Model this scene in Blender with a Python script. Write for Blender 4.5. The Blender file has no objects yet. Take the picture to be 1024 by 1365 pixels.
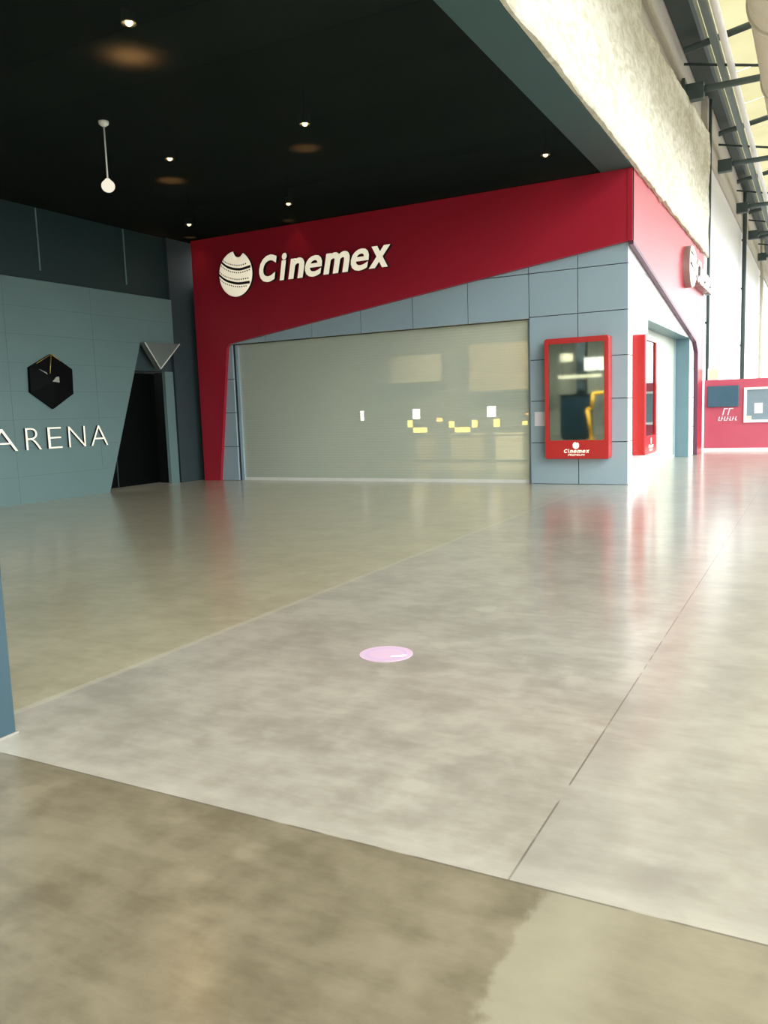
import bpy, bmesh, math, random
from mathutils import Vector, Matrix, noise
random.seed(7)
S = bpy.context.scene
COL = S.collection
PI = math.pi

# ------------------------------------------------------------------ materials
def srgb(r, g, b):
    f = lambda c: (c/12.92 if c <= .04045 else ((c+.055)/1.055)**2.4)
    return (f(r/255), f(g/255), f(b/255), 1)

class NT:
    """small node-tree helper"""
    def __init__(s, name):
        s.m = bpy.data.materials.new(name); s.m.use_nodes = True
        s.t = s.m.node_tree; s.t.nodes.clear()
        s.out = s.t.nodes.new('ShaderNodeOutputMaterial')
    def n(s, kind, **kw):
        nd = s.t.nodes.new('ShaderNode' + kind)
        for k, v in kw.items():
            if k.startswith('i_'):
                key = k[2:]
                key = int(key) if key.isdigit() else key.replace('_', ' ')
                s.put(nd.inputs[key], v)
            else:
                setattr(nd, k, v)
        return nd
    def put(s, sock, v):
        if isinstance(v, bpy.types.NodeSocket): s.t.links.new(v, sock)
        else: sock.default_value = v
    def math(s, op, a, b=0.0, c=None):
        nd = s.t.nodes.new('ShaderNodeMath'); nd.operation = op
        s.put(nd.inputs[0], a); s.put(nd.inputs[1], b)
        if c is not None: s.put(nd.inputs[2], c)
        return nd.outputs[0]
    def smooth(s, x, lo, hi):
        nd = s.t.nodes.new('ShaderNodeMapRange'); nd.interpolation_type = 'SMOOTHSTEP'
        s.put(nd.inputs[0], x); s.put(nd.inputs[1], lo); s.put(nd.inputs[2], hi)
        return nd.outputs[0]
    def mixc(s, fac, a, b, mode='MIX'):
        nd = s.t.nodes.new('ShaderNodeMix'); nd.data_type = 'RGBA'; nd.blend_type = mode
        s.put(nd.inputs[0], fac); s.put(nd.inputs[6], a); s.put(nd.inputs[7], b)
        return nd.outputs[2]
    def noise(s, vec, scale, detail=4, rough=.55, dist=0.0):
        nd = s.n('TexNoise'); s.put(nd.inputs['Vector'], vec)
        nd.inputs['Scale'].default_value = scale; nd.inputs['Detail'].default_value = detail
        nd.inputs['Roughness'].default_value = rough; nd.inputs['Distortion'].default_value = dist
        return nd.outputs['Fac']
    def done(s, shader):
        s.t.links.new(shader, s.out.inputs[0]); return s.m

def plain(name, col, rough=.5, metal=0.0, spec=.5, var=.06, vscale=3.0, bump=0.0, ior=1.45):
    k = NT(name)
    geo = k.n('NewGeometry').outputs['Position']
    f = k.noise(geo, vscale, 3)
    dark = tuple(c*(1-var*2) for c in col[:3]) + (1,)
    lite = tuple(min(1, c*(1+var*2)) for c in col[:3]) + (1,)
    b = k.n('BsdfPrincipled', i_Roughness=rough, i_Metallic=metal)
    b.inputs['Specular IOR Level'].default_value = spec; b.inputs['IOR'].default_value = ior
    k.put(b.inputs['Base Color'], k.mixc(f, dark, lite))
    if bump:
        bp = k.n('Bump', i_Strength=bump, i_Distance=.02); k.put(bp.inputs['Height'], k.noise(geo, vscale*8, 5))
        k.put(b.inputs['Normal'], bp.outputs[0])
    return k.done(b.outputs[0])

def glow(name, col, strength):
    k = NT(name)
    e = k.n('Emission', i_Color=col, i_Strength=strength*.5)
    return k.done(e.outputs[0])

M = {}
M['grey_clad'] = plain('grey_cladding', (.30, .395, .44, 1), .28, var=.03, vscale=.8)
M['backing'] = plain('dark_backing', (.02, .026, .03, 1), .7)
M['red'] = plain('red_cladding', (.37, .014, .031, 1), .3, var=.05, vscale=.6)
M['red_case'] = plain('red_case_paint', (.44, .02, .021, 1), .18, var=.03)
M['pale_wall'] = plain('pale_teal_wall', (.125, .205, .20, 1), .5, var=.05, vscale=.7)
M['dark_teal'] = plain('dark_teal_paint', (.030, .050, .055, 1), .5, var=.05)
M['beam'] = plain('teal_beam_paint', (.042, .105, .105, 1), .5, var=.04)
M['black'] = plain('black_paint', (.006, .007, .007, 1), .5)
M['black_gloss'] = plain('black_gloss', (.004, .005, .006, 1), .12)
def mat_sign():
    k = NT('backlit_cream_letter_face')
    b = k.n('BsdfPrincipled', i_Roughness=.35); b.inputs['Base Color'].default_value = (.84, .79, .66, 1)
    b.inputs['Emission Color'].default_value = (1, .90, .68, 1); b.inputs['Emission Strength'].default_value = .10
    return k.done(b.outputs[0])
M['sign_face'] = mat_sign()
def mat_perf():
    k = NT('perforated_strip')
    u = k.n('SeparateXYZ'); k.put(u.inputs[0], k.n('TexCoord').outputs['UV'])
    f = k.math('LESS_THAN', k.math('FRACT', k.math('MULTIPLY', u.outputs[0], 8.0)), .5)
    b = k.n('BsdfPrincipled', i_Roughness=.4)
    k.put(b.inputs['Base Color'], k.mixc(f, (.84, .79, .66, 1), (.01, .01, .01, 1)))
    b.inputs['Emission Color'].default_value = (1, .90, .68, 1)
    k.put(b.inputs['Emission Strength'], k.math('MULTIPLY', k.math('SUBTRACT', 1.0, f), .10))
    return k.done(b.outputs[0])
M['perf'] = mat_perf()
M['black_matte'] = plain('black_matte', (.0012, .0018, .002, 1), .55, spec=.1)
M['steel'] = plain('brushed_steel', (.42, .43, .40, 1), .3, metal=.8)
M['light_edge'] = plain('pale_metal_edge', (.70, .70, .64, 1), .3)
M['white'] = plain('white_paint', (.80, .80, .78, 1), .5, var=.03)
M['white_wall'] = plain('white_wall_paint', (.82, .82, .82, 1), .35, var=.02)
M['beige'] = plain('beige_plaster', (.42, .38, .31, 1), .75, var=.04)
M['blue_col'] = plain('blue_grey_column', (.018, .048, .062, 1), .5, var=.05)
M['truss'] = plain('grey_green_steel', (.10, .14, .14, 1), .5)
M['truss_dark'] = plain('dark_green_steel', (.035, .055, .055, 1), .5)
M['duct'] = plain('cream_duct', (.52, .49, .40, 1), .5)
M['gold'] = plain('gold_line', (.55, .36, .07, 1), .3, metal=.7)
M['paper'] = plain('white_paper', (.80, .78, .84, 1), .7, var=.02)
M['screen'] = plain('dark_blue_screen', (.05, .12, .165, 1), .25)
M['grey_pane'] = plain('grey_window_panel', (.20, .28, .32, 1), .2)
M['hoard_red'] = plain('hazed_hoarding_red', (.48, .085, .13, 1), .5, var=.04)  # red paled in the colour itself to carry distant haze
M['kiosk'] = plain('navy_kiosk', (.012, .03, .045, 1), .4)
M['yellow'] = plain('yellow_paint', (.85, .45, .02, 1), .4)
M['cream_card'] = plain('cream_board', (.75, .70, .52, 1), .6)
M['lobby_wall'] = plain('lobby_wall', (.30, .30, .24, 1), .7)
M['lobby_dark'] = plain('lobby_dark', (.05, .055, .05, 1), .6)
M['globe'] = plain('white_globe', (.85, .84, .76, 1), .3, var=.01)
M['pendant_glow'] = glow('emissive_cream_globe', (1, .92, .74, 1), .36)  # pale cream tone of the globe is set by emission
M['lamp_glow'] = glow('warm_lamp', (1, .66, .28, 1), 25.0)
M['yellow_sign'] = glow('lit_yellow_sign', (1, .78, .18, 1), 1.9)
M['white_sign'] = glow('lit_white_screen', (1, .93, .98, 1), 2.0)
M['orange_sign'] = glow('lit_orange_sign', (1, .45, .12, 1), 2.4)
M['tan'] = plain('tan_counter', (.50, .40, .24, 1), .5)

def mat_poster_glass():
    k = NT('display_glass')
    g = k.n('BsdfGlossy', i_Roughness=.03, i_Color=(.9, .97, .95, 1))
    t = k.n('BsdfTransparent', i_Color=(.75, .85, .85, 1))
    fr = k.n('Fresnel', i_IOR=2.1)
    mx = k.n('MixShader'); k.put(mx.inputs[0], fr.outputs[0])
    k.put(mx.inputs[1], t.outputs[0]); k.put(mx.inputs[2], g.outputs[0])
    return k.done(mx.outputs[0])
M['glass'] = mat_poster_glass()
M['case_back'] = plain('case_backboard', (.028, .045, .045, 1), .5, var=.12, vscale=2)

def mat_mesh_ceiling():
    k = NT('perforated_black_mesh')
    pos = k.n('NewGeometry').outputs['Position']
    sp = k.n('SeparateXYZ'); k.put(sp.inputs[0], pos)
    # plank seams across the hall every 1.22 m, with faint tone changes between planks
    v = k.math('MULTIPLY', sp.outputs[1], 1/1.22)
    fr = k.math('FRACT', v)
    seam = k.math('LESS_THAN', fr, .02)
    wn = k.n('TexWhiteNoise', noise_dimensions='1D'); k.put(wn.inputs['W'], k.math('FLOOR', v))
    base = k.mixc(wn.outputs['Value'], (.016, .022, .020, 1), (.024, .032, .030, 1))
    base = k.mixc(seam, base, (.008, .01, .01, 1))
    d = k.n('BsdfDiffuse'); k.put(d.inputs[0], base)
    tr = k.n('BsdfTranslucent', i_Color=(.0018, .0014, .0009, 1))
    ad = k.n('AddShader'); k.put(ad.inputs[0], d.outputs[0]); k.put(ad.inputs[1], tr.outputs[0])
    tp = k.n('BsdfTransparent')
    mx = k.n('MixShader', i_0=.35); k.put(mx.inputs[1], ad.outputs[0]); k.put(mx.inputs[2], tp.outputs[0])
    return k.done(mx.outputs[0])
M['mesh_ceiling'] = mat_mesh_ceiling()

def mat_shutter(name, op, tp_col):
    k = NT(name)
    pos = k.n('NewGeometry').outputs['Position']
    f = k.noise(pos, .7, 3)
    b = k.n('BsdfPrincipled', i_Roughness=.38, i_Metallic=.25)
    k.put(b.inputs['Base Color'], k.mixc(f, (.55, .63, .53, 1), (.65, .70, .58, 1)))
    tp = k.n('BsdfTransparent', i_Color=tp_col)
    mx = k.n('MixShader', i_0=op); k.put(mx.inputs[1], tp.outputs[0]); k.put(mx.inputs[2], b.outputs[0])
    return k.done(mx.outputs[0])
M['shutter'] = mat_shutter('perforated_shutter', .80, (1, .97, .88, 1))
M['shutter_side'] = mat_shutter('perforated_shutter_side', .95, (1, .97, .88, 1))

def mat_fascia():
    k = NT('cream_textured_plaster')
    pos = k.n('NewGeometry').outputs['Position']
    mp = k.n('Mapping'); k.put(mp.inputs[0], pos); mp.inputs['Scale'].default_value = (1, .55, 1.3)
    f1 = k.noise(mp.outputs[0], 5.5, 5, .65, .5)
    f2 = k.noise(mp.outputs[0], .8, 3, .5)
    f = k.smooth(k.math('ADD', k.math('MULTIPLY', f1, .75), k.math('MULTIPLY', f2, .35)), .42, .68)
    c = k.mixc(f, (.55, .515, .37, 1), (.78, .75, .62, 1))
    b = k.n('BsdfPrincipled', i_Roughness=.8); k.put(b.inputs['Base Color'], c)
    bp = k.n('Bump', i_Strength=.6, i_Distance=.05); k.put(bp.inputs['Height'], f1)
    k.put(b.inputs['Normal'], bp.outputs[0])
    return k.done(b.outputs[0])
M['fascia'] = mat_fascia()

def mat_skylight():
    k = NT('translucent_roof_sheet')
    pos = k.n('NewGeometry').outputs['Position']
    f = k.noise(pos, .6, 2)
    t = k.n('BsdfTranslucent'); k.put(t.inputs[0], k.mixc(f, (.44, .415, .30, 1), (.53, .505, .39, 1)))
    d = k.n('BsdfDiffuse', i_Color=(.45, .42, .30, 1))
    mx = k.n('MixShader', i_0=.3); k.put(mx.inputs[1], t.outputs[0]); k.put(mx.inputs[2], d.outputs[0])
    return k.done(mx.outputs[0])
M['skylight'] = mat_skylight()

def mat_floor():
    k = NT('polished_concrete')
    pos = k.n('NewGeometry').outputs['Position']
    sp = k.n('SeparateXYZ'); k.put(sp.inputs[0], pos)
    x, y = sp.outputs[0], sp.outputs[1]
    JB, JA, JC = 2.465, -.892, -3.925
    wob = k.math('MULTIPLY', k.math('SUBTRACT', k.noise(pos, 2.2, 5, .6), .5), .03)
    front = k.math('LESS_THAN', y, JB)
    left = k.math('LESS_THAN', k.math('ADD', x, wob), JC)
    right = k.math('GREATER_THAN', x, JA)
    n1 = k.noise(pos, 1.7, 4, .55, .15)
    n2 = k.noise(pos, 5.5, 5, .6, .2)
    # broad blotches, finer clouding, and trowel streaks running across the slabs
    mp = k.n('Mapping'); k.put(mp.inputs[0], pos); mp.inputs['Rotation'].default_value = (0, 0, math.radians(38)); mp.inputs['Scale'].default_value = (2.2, 9.0, 1)
    n3 = k.noise(mp.outputs[0], 1.3, 5, .65, .3)
    mot = k.math('ADD', k.math('ADD', k.math('MULTIPLY', n1, .42), k.math('MULTIPLY', n2, .33)), k.math('MULTIPLY', n3, .25))
    mot = k.smooth(mot, .36, .64)
    bl = k.smooth(k.noise(pos, 2.9, 3, .5, .1), .60, .70)
    mot = k.math('MINIMUM', k.math('ADD', mot, k.math('MULTIPLY', bl, .35)), 1.15)
    mid = k.mixc(mot, (.245, .221, .175, 1), (.375, .346, .28, 1))
    rgt = k.mixc(mot, (.25, .228, .186, 1), (.345, .32, .262, 1))
    lft = k.mixc(mot, (.27, .24, .15, 1), (.38, .338, .222, 1))
    frt = k.mixc(mot, (.128, .105, .063, 1), (.228, .193, .126, 1))
    c = k.mixc(right, mid, rgt)
    c = k.mixc(left, c, lft)
    # pale worn patch on the front slab
    sx = k.math('ADD', x, k.math('MULTIPLY', k.math('SUBTRACT', k.noise(pos, 5, 5, .6), .5), .22))
    st = k.smooth(sx, -.79, -.75)
    st2 = k.math('SUBTRACT', 1.0, k.math('MULTIPLY', k.smooth(sx, -.60, -.42), .55))
    stain = k.math('MULTIPLY', st, st2)
    frt = k.mixc(k.math('MULTIPLY', stain, .6), frt, (.31, .285, .20, 1))
    c = k.mixc(front, c, frt)
    # joints
    def line(d, w):
        return k.math('LESS_THAN', k.math('ABSOLUTE', d), w)
    brk = k.smooth(k.noise(pos, 2.6, 3), .36, .46)
    jb = k.math('MULTIPLY', line(k.math('SUBTRACT', y, JB), .0045), k.smooth(k.noise(pos, 3.0, 2), .36, .42))
    jr = k.math('MULTIPLY', line(k.math('SUBTRACT', x, JA), .004), k.math('SUBTRACT', 1, front))
    c = k.mixc(k.math('MULTIPLY', k.math('MAXIMUM', jb, k.math('MULTIPLY', jr, brk)), .8), c, (.09, .075, .055, 1))
    # pale ground strip either side of the joints
    jl = k.math('MULTIPLY', line(k.math('ADD', k.math('SUBTRACT', x, JC), wob), .03), k.math('SUBTRACT', 1, front))
    c = k.mixc(k.math('MULTIPLY', jl, .3), c, (.55, .51, .40, 1))
    jh = k.math('MULTIPLY', k.smooth(y, JB, JB+.01), k.math('SUBTRACT', 1, k.smooth(y, JB+.02, JB+.2)))
    c = k.mixc(k.math('MULTIPLY', jh, .2), c, (.56, .53, .44, 1))
    d = k.n('BsdfDiffuse', i_Roughness=.3); k.put(d.inputs[0], c)
    g = k.n('BsdfGlossy', i_Color=(.95, .95, .93, 1))
    r = k.math('ADD', .125, k.math('MULTIPLY', k.noise(pos, 1.2, 2, .5), .08))
    r = k.math('ADD', r, k.math('MULTIPLY', front, .03))
    k.put(g.inputs['Roughness'], r)
    # worn sealer: the sheen rises towards grazing angles but never becomes a full mirror
    fr = k.n('Fresnel', i_IOR=1.62)
    fac = k.math('MINIMUM', k.math('MULTIPLY', fr.outputs[0], 1.4), .70)
    g2 = k.n('BsdfGlossy', i_Color=(.95, .95, .93, 1), i_Roughness=.33)
    gm = k.n('MixShader', i_0=.38); k.put(gm.inputs[1], g.outputs[0]); k.put(gm.inputs[2], g2.outputs[0])
    mx = k.n('MixShader'); k.put(mx.inputs[0], fac); k.put(mx.inputs[1], d.outputs[0]); k.put(mx.inputs[2], gm.outputs[0])
    return k.done(mx.outputs[0])
M['floor'] = mat_floor()

def mat_sticker():
    k = NT('pink_vinyl')
    tc = k.n('TexCoord').outputs['Object']
    ln = k.n('VectorMath', operation='LENGTH'); k.put(ln.inputs[0], tc)
    r = ln.outputs['Value']
    ring = k.math('LESS_THAN', k.math('ABSOLUTE', k.math('SUBTRACT', r, .128)), .012)
    c = k.mixc(ring, (.60, .42, .53, 1), (.54, .38, .57, 1))
    b = k.n('BsdfPrincipled', i_Roughness=.35); k.put(b.inputs['Base Color'], c)
    return k.done(b.outputs[0])
M['sticker'] = mat_sticker()

# ------------------------------------------------------------------ mesh helpers
class MB:
    def __init__(s): s.bm = bmesh.new()
    def box(s, x0, x1, y0, y1, z0, z1, bev=0.0):
        vs = [s.bm.verts.new(p) for p in ((x0,y0,z0),(x1,y0,z0),(x1,y1,z0),(x0,y1,z0),(x0,y0,z1),(x1,y0,z1),(x1,y1,z1),(x0,y1,z1))]
        fs = [s.bm.faces.new([vs[i] for i in q]) for q in ((0,3,2,1),(4,5,6,7),(0,1,5,4),(1,2,6,5),(2,3,7,6),(3,0,4,7))]
        if bev:
            es = list({e for f in fs for e in f.edges})
            bmesh.ops.bevel(s.bm, geom=es, offset=bev, segments=2, affect='EDGES', profile=.5)
        return s
    def prism(s, pts, ax, a, b):
        """polygon extruded along axis ax ('x','y','z') from a to b; pts in the other two axes"""
        def P(p, d):
            return {'x': (d, p[0], p[1]), 'y': (p[0], d, p[1]), 'z': (p[0], p[1], d)}[ax]
        A = [s.bm.verts.new(P(p, a)) for p in pts]; B = [s.bm.verts.new(P(p, b)) for p in pts]
        s.bm.faces.new(A); s.bm.faces.new(list(reversed(B)))
        n = len(pts)
        for i in range(n):
            s.bm.faces.new([A[i], A[(i+1) % n], B[(i+1) % n], B[i]])
        return s
    def tube(s, p0, p1, r, seg=12, r1=None):
        p0 = Vector(p0); p1 = Vector(p1); d = (p1-p0)
        q = d.to_track_quat('Z', 'Y')
        r1 = r if r1 is None else r1
        A = []; B = []
        for i in range(seg):
            a = 2*PI*i/seg; o = Vector((math.cos(a), math.sin(a), 0))
            A.append(s.bm.verts.new(p0 + q @ (o*r))); B.append(s.bm.verts.new(p1 + q @ (o*r1)))
        s.bm.faces.new(list(reversed(A))); s.bm.faces.new(B)
        for i in range(seg):
            f = s.bm.faces.new([A[i], A[(i+1) % seg], B[(i+1) % seg], B[i]]); f.smooth = True
        return s
    def path(s, pts, r, seg=12):
        for a, b in zip(pts, pts[1:]): s.tube(a, b, r, seg)
        for p in pts[1:-1]: s.ball(p, r, seg, seg//2)
        return s
    def ball(s, c, r, u=24, v=14, sz=1.0):
        m = Matrix.Translation(c) @ Matrix.Diagonal((r, r, r*sz, 1))
        res = bmesh.ops.create_uvsphere(s.bm, u_segments=u, v_segments=v, radius=1, matrix=m)
        for vv in res['verts']:
            for f in vv.link_faces: f.smooth = True
        return s
    def lathe(s, prof, c, seg=32):
        rings = []
        for r, z in prof:
            rings.append([s.bm.verts.new((c[0]+r*math.cos(2*PI*i/seg), c[1]+r*math.sin(2*PI*i/seg), c[2]+z)) for i in range(seg)])
        for a, b in zip(rings, rings[1:]):
            for i in range(seg):
                f = s.bm.faces.new([a[i], a[(i+1) % seg], b[(i+1) % seg], b[i]]); f.smooth = True
        s.bm.faces.new(list(reversed(rings[0]))); s.bm.faces.new(rings[-1])
        return s
    def build(s, name, mat, parent=None, mats=None, loc=None):
        bmesh.ops.recalc_face_normals(s.bm, faces=s.bm.faces)
        me = bpy.data.meshes.new(name); s.bm.to_mesh(me); s.bm.free()
        for m in (mats or [mat]): me.materials.append(m)
        o = bpy.data.objects.new(name, me); COL.objects.link(o)
        if loc: o.location = loc
        if parent: o.parent = parent
        return o

def tag(o, label, cat, group=None, kind=None):
    o['label'] = label; o['category'] = cat
    if group: o['group'] = group
    if kind: o['kind'] = kind
    return o
def thing(name, label, cat, loc=(0, 0, 0), rz=0.0, group=None):
    o = bpy.data.objects.new(name, None); COL.objects.link(o)
    o.location = loc; o.rotation_euler = (0, 0, rz)
    o.empty_display_size = .1
    return tag(o, label, cat, group)
def struct(o, label=None, cat=None):
    o['kind'] = 'structure'
    if label: o['label'] = label
    if cat: o['category'] = cat
    return o
def copy_tree(o, parent=None):
    c = o.copy(); COL.objects.link(c)
    if parent: c.parent = parent
    for ch in list(o.children): copy_tree(ch, c)
    return c

def glyph(name, ch, x0, x1, z0, z1, y_back, depth, mats, parent, bold=0.0, shear=0.0):
    """a raised letter facing -Y, fitted to the box x0..x1, z0..z1; face and returns take two materials"""
    cu = bpy.data.curves.new(name, 'FONT'); cu.body = ch; cu.size = 1
    cu.offset = bold; cu.shear = shear; cu.extrude = .5; cu.resolution_u = 4
    tmp = bpy.data.objects.new(name + '_outline', cu); COL.objects.link(tmp)
    dg = bpy.context.evaluated_depsgraph_get(); dg.update()
    me = bpy.data.meshes.new_from_object(tmp.evaluated_get(dg))
    bpy.data.objects.remove(tmp); bpy.data.curves.remove(cu)
    xs = [v.co.x for v in me.vertices]; ys = [v.co.y for v in me.vertices]
    ax, bx, ay, by = min(xs), max(xs), min(ys), max(ys)
    for v in me.vertices:
        u = (v.co.x-ax)/(bx-ax); w = (v.co.y-ay)/(by-ay); d = v.co.z+.5
        v.co = (x0+u*(x1-x0), y_back-d*depth, z0+w*(z1-z0))
    me.name = name
    me.materials.clear()
    for m in mats: me.materials.append(m)
    me.update()
    for p in me.polygons: p.material_index = 0 if abs(p.normal.y) > .7 or len(mats) == 1 else 1
    o = bpy.data.objects.new(name, me); COL.objects.link(o); o.parent = parent
    return o

# ------------------------------------------------------------------ the setting
YF, XC, XL = 16.4, -3.3, -14.15       # cinema front plane, corridor-side plane, left wall plane
b = MB(); b.box(-15.5, 6.2, -16, 82, -.15, 0)
struct(b.build('floor', M['floor']))

# grey cladding of the front: panels with open joints over a dark backing
b = MB()
zs = [0, .855, 1.71, 2.545, 3.41, 4.28, 5.2]
def panels_front(xs, zr):
    for xa, xb in zip(xs, xs[1:]):
        for za, zb in zip(zr, zr[1:]):
            b.box(xa+.008, xb-.008, YF, YF+.05, za+.008, zb-.008)
panels_front([-5.28, -4.28, -3.30], zs)
panels_front([-13.24, -11.9, -10.56, -9.23, -7.925, -6.62, -5.28], [3.385, 4.28, 5.2])
panels_front([-13.6, -12.93], [0, .855, 1.71, 2.545, 3.385])
wf = struct(b.build('wall_front', M['grey_clad']))
b = MB()
b.box(-5.27, -3.37, YF+.045, YF+.6, 0, 5.95); b.box(-13.95, -5.27, YF+.045, YF+.6, 3.40, 5.95); b.box(-13.95, -12.95, YF+.045, YF+.6, 0, 3.40)
b.build('backing', M['backing'], wf)

# side wall along the corridor
b = MB()
def panels_side(ys, zr):
    for ya, yb in zip(ys, ys[1:]):
        for za, zb in zip(zr, zr[1:]):
            b.box(XC-.05, XC, ya+.008, yb-.008, za+.008, zb-.008)
panels_side([16.4, 17.45, 18.47], zs)
panels_side([18.47, 19.76, 21.05, 22.34, 23.62, 24.9], [3.38, 4.28, 5.2])
panels_side([24.9, 26.2], zs)
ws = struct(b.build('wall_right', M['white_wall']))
b = MB()
b.box(XC-.55, XC-.045, 16.46, 18.42, 0, 5.95); b.box(XC-.55, XC-.045, 24.94, 27.4, 0, 5.95); b.box(XC-.55, XC-.045, 18.42, 24.94, 3.42, 5.95)
b.build('backing', M['backing'], ws)
b = MB()
b.box(XC-.5, XC-.004, 24.9, 24.95, 0, 3.38); b.box(XC-.5, XC-.004, 18.43, 18.47, 0, 3.38); b.box(XC-.5, XC-.004, 18.47, 24.9, 3.37, 3.42)
struct(b.build('door_reveal', plain('reveal_blue_grey', (.12, .21, .25, 1), .4, var=.03), ws))

# red cladding band, a slanted portal around the front that turns the corner
red = thing('facade_cladding', 'glossy red slanted cladding band framing the shuttered front and turning its corner', 'cladding', (-8.6, YF, 0))
b = MB()
b.prism([(-13.97, 0), (-13.47, 0), (-13.02, 3.30), (-12.95, 3.40), (-3.2, 4.68), (-3.2, 5.99), (-13.97, 5.99)], 'y', YF-.10, YF-.005)
o = b.build('front_band', M['red'], red); o.location = (8.6, -YF, 0)
b = MB()
b.prism([(16.3, 4.67), (25.4, 3.38), (25.9, 3.05), (25.95, 0), (27.1, 0), (27.1, 5.99), (16.3, 5.99)], 'x', XC+.003, XC+.10)
b.prism([(16.3, 5.99), (16.3, 4.67), (16.29, 4.67), (16.29, 5.99)], 'x', XC+.003, XC+.10)
o = b.build('side_band', M['red'], red); o.location = (8.6, -YF, 0)
b = MB(); b.prism([(16.32, 4.60), (25.4, 3.31), (25.83, 3.02), (25.88, 0), (25.97, 0), (25.92, 3.07), (25.46, 3.38), (16.32, 4.675)], 'x', XC+.02, XC+.11)  # dark strip stands for the shadow gap along the red band's lower edge
o = b.build('shadow_gap', plain('maroon_shadow_gap', (.10, .03, .06, 1), .4), red); o.location = (8.6, -YF, 0); o['label'] = 'dark maroon strip painted as the shadow gap under the red band'

# left wall: pale panelled wall with slanted doorway, dark upper band, dark pier
b = MB()
OUT = [(-12, 0), (13.26, 0), (14.52, 3.40), (15.66, 3.40), (15.66, 4.51), (-12, 4.51)]
b.prism(OUT, 'x', XL-.12, XL)
wl = struct(b.build('wall_left', M['pale_wall']))
b = MB()
for z in (.55, 1.12, 1.69, 2.26, 2.83, 3.40, 3.95):
    ye = 13.20+1.26*z/3.4 if z < 3.39 else 15.64
    b.box(XL+.0002, XL+.0022, -12, ye-.03, z-.005, z+.005)
for y in (8.6, 10.9, 13.1): b.box(XL+.0002, XL+.0022, y-.005, y+.005, .01 if y < 13 else .6, 4.5)
b.build('panel_joint', plain('joint_line', (.10, .165, .16, 1), .6), wl)
b = MB(); b.box(-14.6, XL-.14, -12, 15.66, 4.5, 6.6)
struct(b.build('wall_left', plain('deep_teal_paint', (.011, .034, .034, 1), .5)))
b = MB(); b.box(-14.6, XL-.04, 15.67, 16.9, 0, 6.0)
struct(b.build('wall_left', M['dark_teal']))
b = MB(); b.box(-15.4, -15.2, 12, 16.9, 0, 4.5)
struct(b.build('wall_left', M['black']))
b = MB(); b.box(-15.2, XL-.13, 12.4, 12.5, 0, 4.5)
struct(b.build('wall_left', M['black']))
b = MB(); b.box(XL-.35, XL-.12, 14.2, 15.66, 2.77, 3.5)
struct(b.build('trim_1', M['dark_teal']))
d1 = thing('door_1', None, None, (XL-.3, 14.3, 0)); d1['kind'] = 'structure'; del d1['label']; del d1['category']
b = MB(); b.box(-.45, -.40, -1.3, 1.34, .01, 2.75); b.build('door_leaf', M['black_matte'], d1)
b = MB(); b.box(.13, .22, 1.06, 1.345, 0, 2.765); b.build('door_jamb', M['pale_wall'], d1)
b = MB(); b.box(-.40, -.385, -.13, -.10, .03, 2.7); b.build('door_stile', M['dark_teal'], d1)
b = MB(); b.box(-.39, .125, 1.32, 1.35, 0, 2.765); b.build('door_reveal', M['black'], d1)
for y, lab in ((11.95, 'pale vertical strip on the dark upper wall, the left of two'), (14.34, 'pale vertical strip on the dark upper wall, the right of two')):
    b = MB(); b.box(XL-.139, XL-.11, y-.010, y+.010, 4.74, 5.985)
    tag(b.build('wall_strip', plain('strip_teal', (.16, .24, .24, 1), .4)), lab, 'trim strip', 'pale strips on the upper wall')

# ceiling: perforated mesh with a black void above, teal edge beam
b = MB(); b.box(XL-.13, -3.80, -12, YF+.5, 6.0, 6.004)
struct(b.build('ceiling', M['mesh_ceiling']))
b = MB(); b.box(XL-.5, -3.2, -12.2, 17.2, 7.0, 7.1); b.box(XL-.5, XL-.13, -12.2, 17.2, 6.004, 7.0)
b.box(XL-.5, -3.7, YF+.5, 17.2, 6.0, 7.0); b.box(XL-.5, -3.7, -12.2, -12, 6.0, 7.0); 
struct(b.build('ceiling', M['black']))
b = MB(); b.box(-3.80, -3.205, -12, 16.28, 5.995, 7.0); b.box(-3.80, -3.22, 16.28, 27.1, 5.995, 6.6)
struct(b.build('trim_2', M['beam']))

# cream textured fascia over the beam, ragged along its lower edge
def fascia():
    bm = bmesh.new()
    ys = [-12 + i*.16 for i in range(int(39.6/.16)+1)]
    nz = 34
    cols = []
    for y in ys:
        top = 12.6 if y < 16.5 else 8.72 + (y-16.5)*.082
        rag = .05*noise.noise((y*2.3, 0, 5))
        if y > 16.2: rag -= max(0, .22*noise.noise((y*3.1, 7, 1)) + .04)
        bot = 6.005 + rag*.4
        cols.append([(Vector((XC+.17 + .04*noise.noise((y*1.1, z*1.3, 0)) + .02*noise.noise((y*4, z*4, 3)), y, z)))
                     for z in [bot + (top-bot)*(j/nz) for j in range(nz+1)]])
    V = [[bm.verts.new(p) for p in c] for c in cols]
    Bk = [[bm.verts.new((XC+.103, c[0].y, c[j].z)) for j in (0, nz)] for c in cols]
    for i in range(len(V)-1):
        for j in range(nz):
            f = bm.faces.new([V[i][j], V[i+1][j], V[i+1][j+1], V[i][j+1]]); f.smooth = True
        bm.faces.new([V[i][0], Bk[i][0], Bk[i+1][0], V[i+1][0]])
        bm.faces.new([V[i][nz], V[i+1][nz], Bk[i+1][1], Bk[i][1]])
        bm.faces.new([Bk[i][0], Bk[i][1], Bk[i+1][1], Bk[i+1][0]])
    for i in (0, len(V)-1):
        bm.faces.new(V[i] + [Bk[i][1], Bk[i][0]])
    m = MB(); m.bm.free(); m.bm = bm
    return struct(m.build('wall_right', M['fascia']))
fascia()
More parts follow.
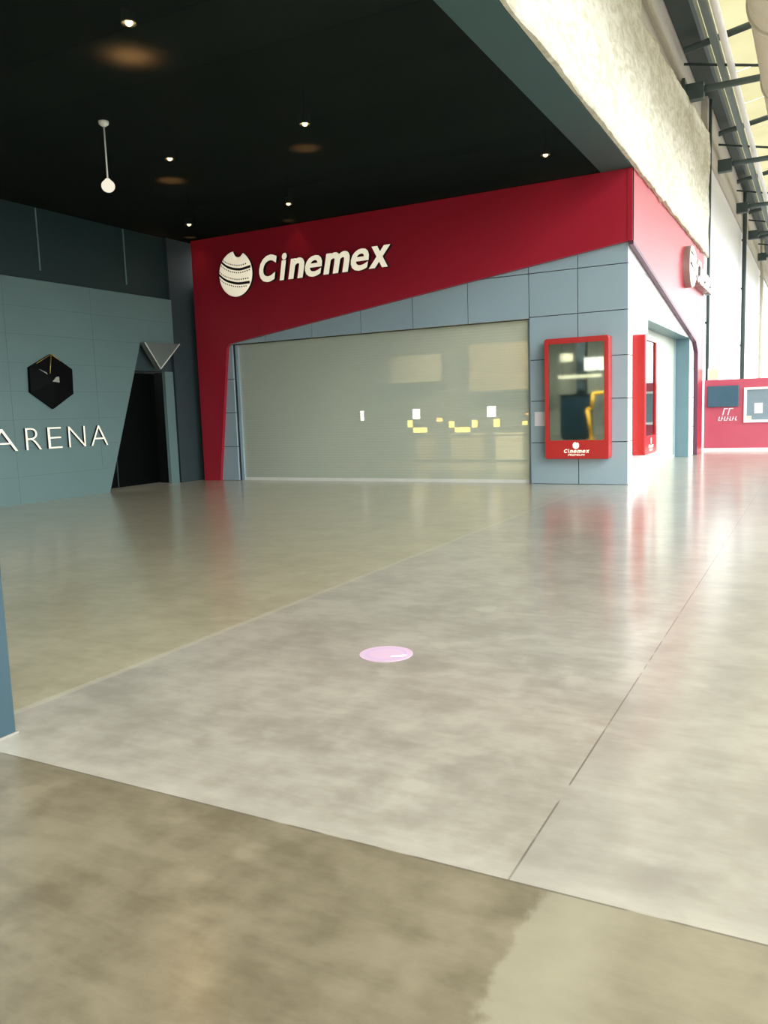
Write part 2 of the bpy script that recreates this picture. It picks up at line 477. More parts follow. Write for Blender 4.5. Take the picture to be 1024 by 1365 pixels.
# beige upper wall, cornice, far white wall
b = MB(); b.box(-3.9, -3.42, -12, 29.2, 8.0, 11.0); b.box(-3.42, -3.34, -12, 29.2, 9.75, 9.95)
struct(b.build('wall_right', M['beige']))
b = MB(); b.box(-3.8, XC, 27.7, 82, 0, 9.1); b.box(-3.8, XC, 27.1, 27.7, 0, 5.95)
struct(b.build('wall_right', M['white_wall']))
b = MB(); b.box(-3.8, XC+.06, 27.72, 82, 9.1, 11.0)
struct(b.build('wall_right', M['beige']))
for y, r, lab, m in ((27.85, .05, 'dark vertical downpipe at the near end of the white corridor wall', 'truss_dark'),
                     (40.6, .09, 'dark vertical downpipe halfway along the white corridor wall', 'truss_dark'),
                     (53.0, .09, 'faint grey downpipe at the far end of the white corridor wall', 'duct')):
    b = MB(); b.tube((XC+r+.09, y, 0), (XC+r+.09, y, 10.7), r)
    for z in (4, 6.5, 8.6): b.box(XC+.065, XC+.12, y-.12, y+.12, z, z+.06)
    tag(b.build('downpipe', M[m]), lab, 'pipe', 'downpipes on the corridor wall')

# ------------------------------------------------------------------ roof over the corridor
def zr(x): return 10.75 + (x+3.4)*.17
b = MB()
x0, x1 = -3.4, 6.2
y = -14.0
while y < 81:
    b.prism([(x0, zr(x0)+.45), (x1, zr(x1)+.45), (x1, zr(x1)+.48), (x0, zr(x0)+.48)], 'y', y, y+2.9); y += 3.0
struct(b.build('roof', M['skylight']))
for k_, xx in enumerate((-1.1, 1.0, 3.5, 6.0)):
    b = MB(); b.box(xx-.06, xx+.06, -14, 82, zr(xx)+.1, zr(xx)+.42)
    struct(b.build('roof_purlin', M['truss_dark']))
b = MB(); b.prism([(-3.41, 10.78), (-2.92, 10.78), (-2.86, 10.86), (-2.86, 11.15), (-2.92, 11.15), (-2.92, 10.9), (-3.41, 10.9)], 'y', -14, 29.1)
b.prism([(-3.22, 10.78), (-2.92, 10.78), (-2.86, 10.86), (-2.86, 11.15), (-2.92, 11.15), (-2.92, 10.9), (-3.22, 10.9)], 'y', 29.1, 82)
tag(b.build('roof_gutter', M['truss_dark']), 'long dark green gutter running under the roof along the top of the upper wall', 'gutter')
def truss(y):
    t = thing('roof_truss', '', 'truss', (XC, y, 9.5), 0, 'roof trusses over the corridor')
    m = MB(); m.box(.0, .5, -.14, .14, -.24, .16, .02); m.box(-.02, .05, -.2, .2, -.34, .3); m.build('wall_bracket', M['truss_dark'], t)
    m = MB(); m.tube((.0, 0, 0), (9.4, 0, 0), .085); m.build('lower_chord', M['truss'], t)
    m = MB(); m.tube((.0, 0, 1.02), (9.4, 0, 1.02+9.4*.17), .085); m.build('upper_chord', M['truss'], t)
    m = MB(); m.tube((.0, 0, .7), (2.6, 0, .1), .035, 8); m.build('diagonal_rod', M['truss_dark'], t)
    for xx in (2.6, 5.4, 8.2):
        m = MB(); m.tube((xx, 0, 0), (xx, 0, 1.02+xx*.17), .05, 8); m.build('web_post', M['truss_dark'], t)
    return t
ty = [16.4, 23.3, 30.9, 37.9, 44.3, 51.3]
tl = ['steel roof truss nearest the camera, just above the cinema corner', 'steel roof truss with a dark wall bracket, second from the camera', 'steel roof truss third from the camera, near the first downpipe',
      'steel roof truss fourth from the camera over the corridor', 'steel roof truss fifth from the camera over the corridor', 'steel roof truss farthest down the corridor']
t0 = truss(ty[0]); t0['label'] = tl[0]
for y, l in zip(ty[1:], tl[1:]):
    t = copy_tree(t0); t.location.y = y; t['label'] = l
b = MB(); b.tube((-2.17, -10, 9.9), (-2.17, 80, 9.9), .085)
tag(b.build('ceiling_pipe', M['white']), 'long white pipe hung on the roof trusses along the corridor', 'pipe')
b = MB(); b.box(-2.46, -2.32, -10, 80, 9.86, 10.06)
tag(b.build('cable_tray', M['truss']), 'grey cable tray running beside the white pipe under the roof', 'cable tray')
du = thing('ventilation_duct', 'large cream round duct hanging under the roof along the corridor', 'duct', (-.72, 20, 9.05))
b = MB(); b.tube((0, -30, 0), (0, 40, 0), .68, 40); b.build('pipe', M['duct'], du)
for yy in (-2.0, 2.2, 6.4, 10.6, 14.8, 19):
    b = MB(); b.tube((0, yy-.06, 0), (0, yy+.06, 0), .72, 40); b.build('flange', M['duct'], du)

# ------------------------------------------------------------------ roller shutters
def shutter(name, label, w, h, mat, loc, rz, n, grp, pitch=.06):
    t = thing(name, label, 'shutter', loc, rz, grp)
    m = MB(); z = .065
    # curtain of curved slats as one continuous corrugated sheet
    prof = []
    while z < h:
        prof += [(0, z), (-.0012, z+pitch*.25), (-.0018, z+pitch*.5), (-.0012, z+pitch*.75), (.0008, z+pitch*.96)]; z += pitch
    prof = [(a, min(c, h)) for a, c in prof]
    A = [m.bm.verts.new((-w/2, a, c)) for a, c in prof]; B = [m.bm.verts.new((w/2, a, c)) for a, c in prof]
    for i in range(len(prof)-1): m.bm.faces.new([A[i], B[i], B[i+1], A[i+1]])
    m.build('slat_curtain', mat, t)
    m = MB(); m.box(-w/2, w/2, -.03, .03, 0, .07); m.build('bottom_rail', M['light_edge'], t)
    for sx in (-1, 1):
        m = MB(); m.box(sx*w/2-.04, sx*w/2+.04, -.05, .05, 0, h); m.build('guide_rail', M['grey_clad'], t)
    return t
shutter('roller_shutter', 'wide closed pale roller shutter across the front with lights showing through', 7.58, 3.38, M['shutter'], (-9.1, YF+.16, 0), 0, 0, None)
shutter('roller_shutter', 'narrow closed roller shutter in the corridor side wall', 6.38, 3.37, M['shutter_side'], (XC-.42, 21.685, 0), PI/2, 0, None)

# ------------------------------------------------------------------ illuminated name sign (front and corridor side)
def emblem(parent, cx, cz, rx, rz_, yb, depth, bands=True, ret='black'):
    t = MB()
    n = 72; pts = []
    for i in range(n):
        a = 2*PI*i/n; px, pz = math.cos(a), math.sin(a)
        ex, ez, ea, eb = .22, .97, .27, .26
        if pz > 0 and abs(px-ex) < ea:
            lim = ez - eb*math.sqrt(1-((px-ex)/ea)**2)
            pz = min(pz, lim)
        pts.append((px, pz))
    # stacked outlines give the face a shallow dome
    rings = []
    for s_, d in ((1, 0), (1, depth*.8), (.93, depth), (.7, depth*1.16), (.4, depth*1.26)):
        rings.append([t.bm.verts.new((cx+rx*s_*p[0], yb-d, cz+rz_*s_*p[1])) for p in pts])
    t.bm.faces.new(rings[0]); t.bm.faces.new(rings[-1])
    for ri, (a, c) in enumerate(zip(rings, rings[1:])):
        for i in range(n):
            f = t.bm.faces.new([a[i], a[(i+1) % n], c[(i+1) % n], c[i]]); f.smooth = ri > 0
            f.material_index = 1 if ri == 0 else 0
    e = t.build('ball_emblem', None, parent, mats=[M['sign_face'], M[ret]])
    if bands:
        def dome(u, v):
            q = min(1, math.hypot(u, v)); return yb - depth*(1.27 - .27*q*q) - .006
        for band in ([(-.78, .58), (-.45, .36), (-.05, .22), (.40, .16), (.93, .24)], [(-.99, .06), (-.62, -.20), (-.2, -.36), (.25, -.45), (.84, -.44)]):
            m = MB()
            fine = []
            for i in range(len(band)-1):
                p0 = Vector(band[max(0, i-1)]); p1 = Vector(band[i]); p2 = Vector(band[i+1]); p3 = Vector(band[min(len(band)-1, i+2)])
                for q in range(6):
                    s_ = q/6
                    fine.append(.5*((2*p1)+(p2-p0)*s_+(2*p0-5*p1+4*p2-p3)*s_*s_+(3*p1-p0-3*p2+p3)*s_**3))
            fine.append(Vector(band[-1]))
            def quad(c0, c1, hw):
                vs = [(c0.x, c0.y-hw), (c1.x, c1.y-hw), (c1.x, c1.y+hw), (c0.x, c0.y+hw)]
                fr = [m.bm.verts.new((cx+rx*u, dome(u, v), cz+rz_*v)) for u, v in vs]
                bk = [m.bm.verts.new((cx+rx*u, dome(u, v)+.02, cz+rz_*v)) for u, v in vs]
                m.bm.faces.new(fr)
                for i in range(4): m.bm.faces.new([fr[i], fr[(i+1) % 4], bk[(i+1) % 4], bk[i]])
            for c0, c1 in zip(fine, fine[1:]): quad(c0, c1, .055)
            m.build('film_band', M['black'], e)
            for off in (.17, -.15):
                row = [c + Vector((0, off)) for c in fine]
                row = [c for c in row if math.hypot(c.x, c.y) < .94 and not (c.y > .66 and c.x > -.25)]
                m = MB(); uvl = m.bm.loops.layers.uv.new('UVMap'); ln = 0.0
                for c0, c1 in zip(row, row[1:]):
                    vs = [m.bm.verts.new((cx+rx*u, dome(u, v)-.014, cz+rz_*v)) for u, v in ((c0.x, c0.y-.03), (c1.x, c1.y-.03), (c1.x, c1.y+.03), (c0.x, c0.y+.03))]
                    fc = m.bm.faces.new(vs); l2 = ln + (c1-c0).length
                    for lp, uu in zip(fc.loops, (ln, l2, l2, ln)): lp[uvl].uv = (uu, 0)
                    ln = l2
                bmesh.ops.remove_doubles(m.bm, verts=m.bm.verts, dist=1e-5)
                m.build('perforation_row', M['perf'], e)
    return e
def name_sign(label, loc, rz, dep, ret='black'):
    t = thing('wall_sign', label, 'sign', loc, rz, None)
    emblem(t, -2.175, .29, .50, .535, 0, dep, True, ret)
    L = [('C', -1.50, -.955, 0, .62), ('i', -.90, -.66, 0, .61), ('n', -.645, -.16, 0, .46), ('e', -.15, .34, -.01, .46),
         ('m', .36, 1.10, 0, .46), ('e', 1.12, 1.61, -.01, .46), ('x', 1.59, 2.17, 0, .465)]
    for ch, a, c, z0, z1 in L:
        a, c = -1.46+(a+1.5)*.962, -1.46+(c+1.5)*.962
        glyph('letter', ch, a, c, z0, z1, 0, dep, [M['sign_face'], M[ret]], t, bold=.02 if ch == 'e' else .036, shear=.22)
    return t
name_sign('white raised letter sign with a ball emblem on the red front band', (-10.38, YF-.101, 4.745), 0, .10)
name_sign('white raised letter sign on the red corridor side, seen edge on', (XC+.101, 25.45, 4.82), PI/2, .20, 'steel')

# ------------------------------------------------------------------ poster display cases
def poster_case(label, loc, rz):
    w, h, d = 1.29, 2.40, .25
    t = thing('poster_case', label, 'poster case', loc, rz, 'red poster cases by the corner')
    # shell with sides, rounded outside corners
    def rr(x0, x1, z0, z1, r, n=5):
        P = []
        for cx, cz, a0 in ((x1-r, z1-r, 0), (x0+r, z1-r, PI/2), (x0+r, z0+r, PI), (x1-r, z0+r, 1.5*PI)):
            for i in range(n+1):
                a = a0 + PI/2*i/n; P.append((cx+r*math.cos(a), cz+r*math.sin(a)))
        return P
    m = MB()
    outer = rr(-w/2, w/2, 0, h, .05); inner = rr(-w/2+.085, w/2-.10, .375, h-.11, .02)
    n = len(outer); V = m.bm.verts.new
    ob = [V((x, -.001, z)) for x, z in outer]; of = [V((x, -d+.02, z)) for x, z in outer]
    of2 = [V((x*.985, -d, (z-h/2)*.99+h/2)) for x, z in outer]
    inf = [V((x, -d, z)) for x, z in inner]; inb = [V((x, -d+.05, z)) for x, z in inner]
    for A, B in ((ob, of), (of, of2), (of2, inf), (inf, inb)):
        for i in range(n): m.bm.faces.new([A[i], A[(i+1) % n], B[(i+1) % n], B[i]])
    m.bm.faces.new(ob)
    m.build('frame', M['red_case'], t)
    m = MB(); m.box(-w/2+.05, w/2-.06, -.09, -.08, .37, h-.1); m.build('back_board', M['case_back'], t)
    m = MB(); m.box(-w/2+.07, w/2-.08, -d+.030, -d+.036, .365, h-.1); m.build('glass_pane', M['glass'], t)
    e = emblem(t, -.01, .272, .065, .07, -d-.001, .008, bands=False)
    L = [('C', -.25, -.182), ('i', -.172, -.146), ('n', -.136, -.070), ('e', -.062, .002), ('m', .010, .108), ('e', .116, .18), ('x', .184, .26)]
    for ch, a, c in L:
        glyph('letter', ch, a, c, .125, .20 if ch in 'Ci' else .182, -d-.001, .006, [M['sign_face']], t, bold=.03, shear=.25)
    glyph('word', 'PREMIUM', -.17, .165, .062, .105, -d-.001, .005, [M['sign_face']], t, shear=.2)
    return t
poster_case('red framed glass poster case on the grey front wall between shutter and corner', (-4.255, YF, .53), 0)
pc = poster_case('red poster case around the corner on the corridor wall, seen from its side', (XC, 17.47, .55), PI/2)
b = MB(); b.box(-5.185, -4.965, YF-.006, YF-.001, 1.20, 1.49)
tag(b.build('paper_notice', M['paper']), 'small white paper notice on the grey wall left of the red poster case', 'notice')

# ------------------------------------------------------------------ left wall things
t = thing('wall_sign', 'thin raised pale capital letters on the pale left wall', 'sign', (XL, 11.9, 1.08), PI/2)
for ch, a, c in (('A', -1.66, -.99), ('R', -.79, -.42), ('E', -.25, .10), ('N', .28, .73), ('A', .88, 1.36)):
    glyph('letter', ch, a, c, 0, .44, 0, .05, [M['sign_face'], M['black']], t, bold=-.02)
# hexagonal emblem: faceted black gem with gold edges
hx = thing('hexagon_emblem', 'black faceted hexagon emblem with gold edges on the pale wall above the letters', 'emblem', (XL+.0008, 11.86, 2.46), PI/2)
m = MB(); H = [(0.02, .56), (.54, .27), (.52, -.25), (-.02, -.56), (-.55, -.22), (-.53, .28)]
bk = [m.bm.verts.new((x, -.001, z)) for x, z in H]; fr = [m.bm.verts.new((x, -.07, z)) for x, z in H]
cpt = m.bm.verts.new((-.02, -.16, -.02)); c2 = m.bm.verts.new((-.14, -.13, .14))
m.bm.faces.new(bk)
for i in range(6): m.bm.faces.new([bk[i], bk[(i+1) % 6], fr[(i+1) % 6], fr[i]])
for i in range(6):
    if i == 5: m.bm.faces.new([fr[5], fr[0], c2])
    elif i == 4: m.bm.faces.new([fr[4], fr[5], c2]); m.bm.faces.new([fr[4], c2, cpt])
    else: m.bm.faces.new([fr[i], fr[(i+1) % 6], cpt])
m.bm.faces.new([fr[0], cpt, c2])
m.build('gem', M['black_matte'], hx)
m = MB(); m.tube((.02, -.075, .56), (-.10, -.14, .16), .009, 6); m.tube((.02, -.075, .56), (.24, -.085, .43), .009, 6); m.tube((.02, -.075, .56), (-.36, -.075, .36), .006, 6)
m.build('gold_edge', M['gold'], hx)
m = MB(); m.prism([(-.07, .0), (.10, -.02), (.10, .10), (.03, .09)], 'y', -.165, -.10); m.build('silver_facet', M['steel'], hx)
m = MB(); m.prism([(-.34, .24), (-.16, .14), (-.18, .18)], 'y', -.135, -.10); m.build('silver_facet', M['steel'], hx)
# triangular canopy over the doorway
tr = thing('triangle_canopy', 'grey metal triangle with bright edges over the dark doorway', 'canopy', (XL, 15.08, 2.81), PI/2)
T3 = [(-.58, .60), (.60, .62), (-.11, 0)]
m = MB()
cb = [m.bm.verts.new((x, .0, z)) for x, z in T3]; cf = [m.bm.verts.new((x, -.16, z)) for x, z in T3]
m.bm.faces.new(cb); m.bm.faces.new(cf)
for i in range(3): m.bm.faces.new([cb[i], cb[(i+1) % 3], cf[(i+1) % 3], cf[i]])
m.build('plate', plain('canopy_metal', (.15, .18, .165, 1), .35, metal=.2), tr)
for i, j in ((0, 2), (2, 1)):
    a, c = T3[i], T3[j]
    m = MB(); m.tube((a[0], -.165, a[1]), (c[0], -.165, c[1]), .015, 8); m.build('bright_edge', M['light_edge'], tr)

# near column at the left edge
t = thing('square_column', 'blue grey square column at the left edge close to the camera', 'column', (-4.0, 2.27, 0))
b = MB(); b.box(-.34, .34, -.40, .40, 0, 5.99, .01); b.build('shaft', M['blue_col'], t)
b = MB(); b.box(-.345, .348, -.405, .408, 0, .009); o = b.build('base_seal', plain('grout', (.22, .21, .18, 1), .7), t); o['label'] = 'pale line of grout at its foot'

# ------------------------------------------------------------------ ceiling lights and pendant
lamps = [(-7.51, 7.89, 'recessed warm downlight nearest the camera, brightest behind the black mesh ceiling', 170, .37, 128),
         (-7.67, 11.98, 'recessed warm downlight above the middle of the black ceiling', 60, .38),
         (-10.75, 12.11, 'recessed warm downlight right of the hanging white globe', 75, .38),
         (-10.78, 16.0, 'recessed warm downlight close above the red band, over the white lettering', 16, .36, 70),
         (-13.72, 16.0, 'recessed warm downlight in the far left corner above the red band', 16, .30, 70),
         (-4.77, 15.95, 'recessed warm downlight near the beam above the right end of the red band', 4, .38)]
def downlight(x, y, label, e, h, cone=95):
    t = thing('ceiling_downlight', label, 'ceiling light', (x, y, 6.0+h), 0, 'warm downlights behind the mesh ceiling')
    m = MB(); m.lathe([(.05, .16), (.085, .15), (.10, .02), (.095, 0), (.085, .03), (.04, .10)], (0, 0, 0), 20); m.build('reflector', M['steel'], t)
    m = MB(); m.ball((0, 0, .02), .045, 16, 10); m.build('bulb', M['lamp_glow'], t)
    m = MB(); m.tube((0, 0, .15), (0, 0, 1.0-h), .012, 8); m.build('stem', M['black'], t)
    ld = bpy.data.lights.new('downlight_beam', 'SPOT'); ld.energy = e; ld.color = (1, .62, .30); ld.spot_size = math.radians(cone); ld.spot_blend = .8; ld.shadow_soft_size = .03
    lo = bpy.data.objects.new('downlight_beam', ld); COL.objects.link(lo); lo.parent = t; lo.location = (0, 0, -.03)
    return t
for a in lamps: downlight(*a)
t = thing('pendant_globe', 'small white globe hanging on a thin rod from the black ceiling', 'pendant light', (-9.43, 9.244, 6.0))
b = MB(); b.lathe([(.05, 0), (.075, -.01), (.07, -.05), (.03, -.08), (.012, -.085)], (0, 0, 0), 24); b.build('canopy', M['globe'], t)
b = MB(); b.tube((0, 0, -.07), (0, 0, -.86), .012, 10); b.build('rod', M['light_edge'], t)
b = MB(); b.ball((0, 0, -.925), .098, 28, 18, .92); b.lathe([(.03, -.82), (.045, -.84), (.05, -.86)], (0, 0, 0), 16); b.build('globe', M['pendant_glow'], t)

# ------------------------------------------------------------------ floor sticker
t = thing('floor_sticker', 'round pink sticker on the polished concrete floor', 'sticker', (-2.498, 4.615, 0))
b = MB(); b.lathe([(.178, .0005), (.178, .003)], (0, 0, 0), 56); b.build('disc', M['sticker'], t)
b = MB(); b.prism([(.055, -.05), (.135, -.02), (.14, .03), (.115, .02), (.10, -.005), (.06, -.02)], 'z', .003, .0038); b.build('white_mark', M['paper'], t)

# ------------------------------------------------------------------ hoarding across the corridor and what hangs on it
YH = 27.5
t = thing('site_hoarding', 'low red hoarding with a white skirting across the far corridor', 'hoarding', (0, YH, 0))
b = MB(); b.box(-3.19, 6, 0, .12, .10, 2.23); b.build('board', M['hoard_red'], t)
b = MB(); b.box(-3.19, 6, -.03, .14, 0, .11); b.build('skirting', M['white'], t)
t = thing('wall_screen', 'dark blue blank screen on the red hoarding', 'screen', (-2.64, YH, 1.39))
b = MB(); b.box(-.45, .45, -.07, -.001, 0, .65, .015); b.build('housing', M['screen'], t)
b = MB(); b.box(-.42, .42, -.073, -.069, .03, .62); b.build('panel', plain('screen_panel', (.05, .125, .175, 1), .15), t)
t = thing('wall_letters', 'tiny white lettering on the red hoarding below the dark screen', 'lettering', (-2.52, YH, .96))
b = MB()
for a in (-.09, .06):
    b.prism([(a-.05, .17), (a-.02, .17), (a+.03, .36), (a+.12, .36), (a+.12, .39), (a, .39)], 'y', -.012, -.001)
b.build('upper_mark', M['paper'], t)
b = MB()
for i in range(7):
    a = -.26+i*.08
    b.prism([(a, 0), (a+.025, 0), (a+.06, .13), (a+.035, .13)], 'y', -.012, -.001)
    b.box(a+.01, a+.07, -.012, -.001, .055 if i % 2 else .0, .08 if i % 2 else .025)
b.build('lower_mark', M['paper'], t)
t = thing('framed_window', 'white framed grey window set in the red hoarding', 'window', (-1.20, YH, .89))
b = MB()
for q in ((-.84, .84, 0, .08), (-.84, .84, 1.0, 1.07), (-.84, -.76, .08, 1.0), (.76, .84, .08, 1.0)): b.box(q[0], q[1], -.06, -.001, q[2], q[3])
b.build('frame', M['white'], t)
b = MB(); b.box(-.76, .76, -.02, -.001, .08, 1.0); b.build('pane', M['grey_pane'], t)
b = MB(); b.box(-.76, -.62, -.05, -.02, .08, .20, .01); b.build('latch', M['cream_card'], t)
b = MB(); b.box(-1.745, -1.515, YH-.026, YH-.021, 1.165, 1.48)
tag(b.build('paper_notice', M['paper']), 'white paper notice taped on the grey window in the red hoarding', 'notice')
t = thing('junction_box', 'small white box standing on top of the red hoarding', 'box', (-2.94, YH+.06, 2.23))
b = MB(); b.box(-.16, .16, -.06, .06, 0, .36, .01); b.build('body', M['white'], t)
b = MB(); b.box(-.13, .13, -.068, -.058, .03, .33); b.build('lid', M['cream_card'], t)

# ------------------------------------------------------------------ lobby behind the perforated shutter
b = MB(); b.box(-14.1, -3.9, 26.6, 26.7, 0, 5.0); b.box(-14.2, -14.1, 17, 26.7, 0, 5.0)
struct(b.build('wall_back', M['lobby_wall']))
b = MB(); b.box(-14.2, -3.85, 17.0, 26.7, 5.0, 5.08)
struct(b.build('ceiling', M['lobby_wall']))
def card(name, label, cat, x, y, z, w, h, mat, group=None, d=.06):
    t = thing(name, label, cat, (x, y, z), 0, group)
    m = MB(); m.box(-w/2, w/2, 0, d, -h/2, h/2, .008); m.build('housing', M['lobby_dark'], t)
    m = MB(); m.box(-w/2+.02, w/2-.02, -.006, .001, -h/2+.02, h/2-.02); m.build('face', M[mat], t)
    return t
YB = 23.0
for x, w, l in ((-13.02, .17, 'narrow lit white screen glowing through the left half of the shutter'),
                (-11.08, .30, 'lit white screen glowing through the middle of the shutter above a yellow sign'),
                (-8.60, .32, 'lit white screen glowing through the right of the shutter')):
    card('lit_screen', l, 'screen', x, YB, 1.5, w, .36, 'white_sign', 'lit screens behind the shutter')
for x, z, w, h, mt, l in ((-11.28, 1.20, .22, .26, 'yellow_sign', 'small lit yellow sign behind the shutter, leftmost of the yellow signs'),
                      (-10.94, 1.00, .52, .20, 'yellow_sign', 'wide lit yellow sign on the tan pillar behind the shutter'),
                      (-9.87, 1.15, .22, .24, 'yellow_sign', 'small lit yellow sign right of the orange sign behind the shutter'),
                      (-9.52, .98, .54, .20, 'yellow_sign', 'wide lit yellow sign on the counter behind the shutter'),
                      (-9.12, 1.15, .22, .26, 'yellow_sign', 'small lit yellow sign just right of the counter behind the shutter'),
                      (-8.42, 1.16, .24, .28, 'yellow_sign', 'small lit yellow sign under the right white screen behind the shutter'),
                      (-7.55, 1.14, .2, .16, 'yellow_sign', 'small lit yellow sign at the right end of the shutter'),
                      (-10.27, 1.30, .24, .16, 'orange_sign', 'lit orange sign behind the shutter right of the tan pillar'),
                      (-7.42, 1.40, .24, .08, 'orange_sign', 'thin lit orange sign at the right edge of the shutter')):
    card('lit_sign', l, 'sign', x, YB-.05, z, w, h, mt, 'lit signs behind the shutter')
for x, w, h, l, mt in ((-10.93, .56, .88, 'tan pillar counter behind the shutter under a yellow sign', 'tan'), (-9.45, 1.1, .86, 'tan ticket counter behind the shutter', 'tan'), (-8.1, .9, .86, 'pale ticket counter at the right behind the shutter', 'cream_card')):
    t = thing('ticket_counter', l, 'counter', (x, YB+.3, 0), 0, 'ticket counters behind the shutter')
    m = MB(); m.box(-w/2+.03, w/2-.03, -.2, .3, .06, h-.05); m.build('body', M[mt], t)
    m = MB(); m.box(-w/2, w/2, -.24, .34, h-.05, h); m.build('top', M['cream_card'], t)
    m = MB(); m.box(-w/2+.06, w/2-.06, -.16, .26, 0, .06); m.build('plinth', M['lobby_dark'], t)
for x, z, w, h, mt, l in ((-12.05, 3.0, 1.9, .9, 'cream_card', 'added cream board behind the middle of the shutter, imitating a pale reflection'),
                      (-8.0, 2.9, 4.2, 1.5, 'tan', 'added wide tan board behind the right of the shutter, imitating a paler reflection')):
    t = thing('hanging_board', l, 'board', (x, 25.0, z), 0, 'added boards imitating reflections in the shutter')  # board added to imitate a soft pale reflection block in the shutter
    m = MB(); m.box(-w/2, w/2, 0, .08, -h/2, h/2, .01); m.build('board', M[mt], t)
    for sx in (-.4, .4):
        m = MB(); m.tube((sx*w, .04, h/2), (sx*w, .04, 5.0-z), .012, 8); m.build('hanger', M['lobby_dark'], t)
for i, (x, y, e) in enumerate(((-12.5, 21, 10), (-9.5, 21, 170), (-6.5, 21, 280))):  # spots without fixtures, added to brighten the lobby behind the shutter
    ld = bpy.data.lights.new('lobby_fill_spot', 'SPOT'); ld.spot_size = math.radians(115); ld.spot_blend = .5; ld.energy = e; ld.color = (1, .86, .62); ld.shadow_soft_size = .3
    lo = bpy.data.objects.new('lobby_fill_spot', ld); COL.objects.link(lo); lo.location = (x, y-1.5, 4.3); lo.rotation_euler = (math.radians(55), 0, 0)

# ------------------------------------------------------------------ hall behind the camera (seen mirrored in the poster glass)
t = thing('kiosk', 'dark navy kiosk mirrored in the glass of the red poster case', 'kiosk', (-10.08, -6, 0))
b = MB(); b.box(-.68, .68, -.4, .4, .08, 2.06, .03); b.build('body', M['kiosk'], t)
b = MB(); b.box(-.60, .60, -.34, .34, 0, .08); b.build('plinth', M['black'], t)
b = MB(); b.box(-.72, .72, -.44, .44, 2.06, 2.12); b.build('top', M['black'], t)
t = thing('handrail', 'yellow bent handrail mirrored in the glass of the red poster case', 'rail', (-9.1, -5.2, 0))
b = MB(); b.path([(.5, 0, 2.12), (0, 0, 2.1), (-.1, 0, 1.45), (-.28, 0, 1.38), (-.10, 0, .05)], .085); b.build('tube', M['yellow'], t)
b = MB(); b.box(-.28, .08, -.15, .15, 0, .04); b.build('foot_plate', M['yellow'], t)
t = thing('hall_pillar', 'dark pillar mirrored in the upper half of the poster glass', 'pillar', (-10.5, -8.6, 0))
b = MB(); b.box(-.22, .22, -.22, .22, .12, 5.99); b.build('shaft', M['dark_teal'], t)
b = MB(); b.box(-.25, .25, -.25, .25, 0, .12); b.build('base', M['black'], t)
b = MB(); b.box(-14.3, -3.8, -11.9, -11.7, 0, 6.0); b.box(-3.8, 6.2, -13.9, -13.7, 0, 12.3)  # second box: unseen corridor end added to keep light off the front
struct(b.build('wall_back', M['lobby_wall']))
for x, y, z, w, h, mt, l in ((-10.95, -7.5, 3.92, .62, .40, 'cream_card', 'cream hanging board mirrored at the upper middle of the poster glass'), (-9.6, -7.5, 3.55, 1.0, .62, 'white', 'white hanging board mirrored at the upper right of the poster glass'),
                            (-10.3, -7.4, 2.98, 2.1, .16, 'cream_card', 'long thin cream board mirrored across the middle of the poster glass')):
    t = thing('hanging_board', l, 'board', (x, y, z))
    m = MB(); m.box(-w/2, w/2, 0, .06, -h/2, h/2, .01); m.build('board', M[mt], t)
    for sx in (-.4, .4):
        m = MB(); m.tube((sx*w, .03, h/2), (sx*w, .03, 6.0-z), .01, 8); m.build('hanger', M['black'], t)

for i, (x, y) in enumerate(((-12, -3.5), (-9, -3.5), (-6, -3.5))):  # spots without fixtures, added to brighten what the poster glass mirrors
    ld = bpy.data.lights.new('hall_fill_spot', 'SPOT'); ld.energy = 850; ld.color = (1, .95, .8); ld.spot_size = math.radians(110); ld.spot_blend = .6; ld.shadow_soft_size = .1
    lo = bpy.data.objects.new('hall_fill_spot', ld); COL.objects.link(lo); lo.location = (x, y, 5.9); lo.rotation_euler = (math.radians(-38), 0, 0)
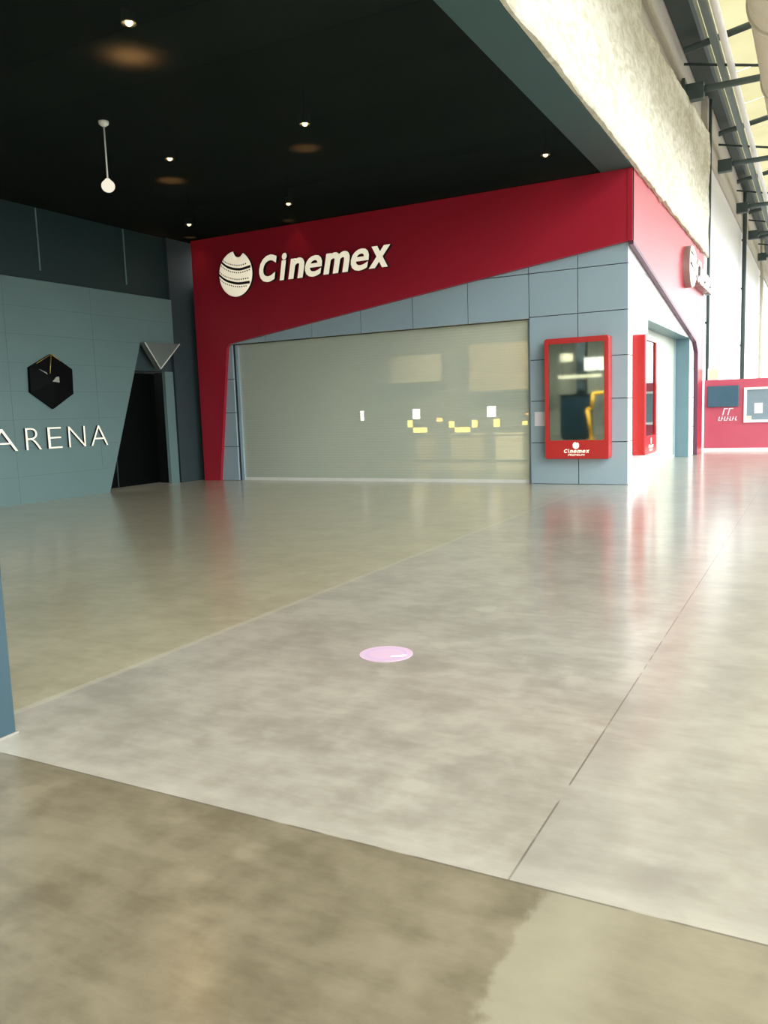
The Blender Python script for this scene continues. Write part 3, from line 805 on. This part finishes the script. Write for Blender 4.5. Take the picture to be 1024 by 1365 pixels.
# ------------------------------------------------------------------ light and camera
w = bpy.data.worlds.new('World'); S.world = w; w.use_nodes = True
wt = w.node_tree; bg = wt.nodes['Background']; bg.inputs[0].default_value = (.95, .985, 1.0, 1)
# overcast sky: brighter overhead than at the horizon, dull ground below it
tcw = wt.nodes.new('ShaderNodeTexCoord'); spw = wt.nodes.new('ShaderNodeSeparateXYZ'); rp = wt.nodes.new('ShaderNodeValToRGB')
wt.links.new(tcw.outputs['Generated'], spw.inputs[0])
mr = wt.nodes.new('ShaderNodeMapRange'); mr.inputs[1].default_value = -.2; mr.inputs[2].default_value = 1.0
wt.links.new(spw.outputs[2], mr.inputs[0]); wt.links.new(mr.outputs[0], rp.inputs[0])
el = rp.color_ramp.elements
el[0].position = .0; el[0].color = (.12, .12, .12, 1)
el[1].position = 1.0; el[1].color = (1, 1, 1, 1)
for pos_, v_ in ((.15, .14), (.19, .35), (.36, .60), (.55, .92)):
    q = el.new(pos_); q.color = (v_, v_, v_, 1)
mu = wt.nodes.new('ShaderNodeMath'); mu.operation = 'MULTIPLY'; mu.inputs[1].default_value = 1.7
wt.links.new(rp.outputs[0], mu.inputs[0]); wt.links.new(mu.outputs[0], bg.inputs[1])

cd = bpy.data.cameras.new('camera'); co = bpy.data.objects.new('camera', cd); COL.objects.link(co)
cd.sensor_fit = 'HORIZONTAL'; cd.sensor_width = 36; cd.lens = 36*1082.08/1024; cd.clip_end = 300; cd.clip_start = .05
r = Vector((.88257719, .46891216, -.03433493)); d = Vector((.0273438, -.12409489, -.99189353)); f = Vector((-.46937172, .87448376, -.12234516))
mw = Matrix((r, -d, -f)).transposed().to_4x4(); mw.translation = (0, 0, 1.6)
co.matrix_world = mw
S.camera = co
vs = S.view_settings
S.display_settings.display_device = 'sRGB'
vs.view_transform = 'Standard'; vs.look = 'None'; vs.gamma = 1; vs.use_curve_mapping = False
vs.exposure = 2.4
S.cycles.use_denoising = True
S.cycles.max_bounces = 12; S.cycles.diffuse_bounces = 6; S.cycles.transparent_max_bounces = 16
S.cycles.sample_clamp_indirect = 8
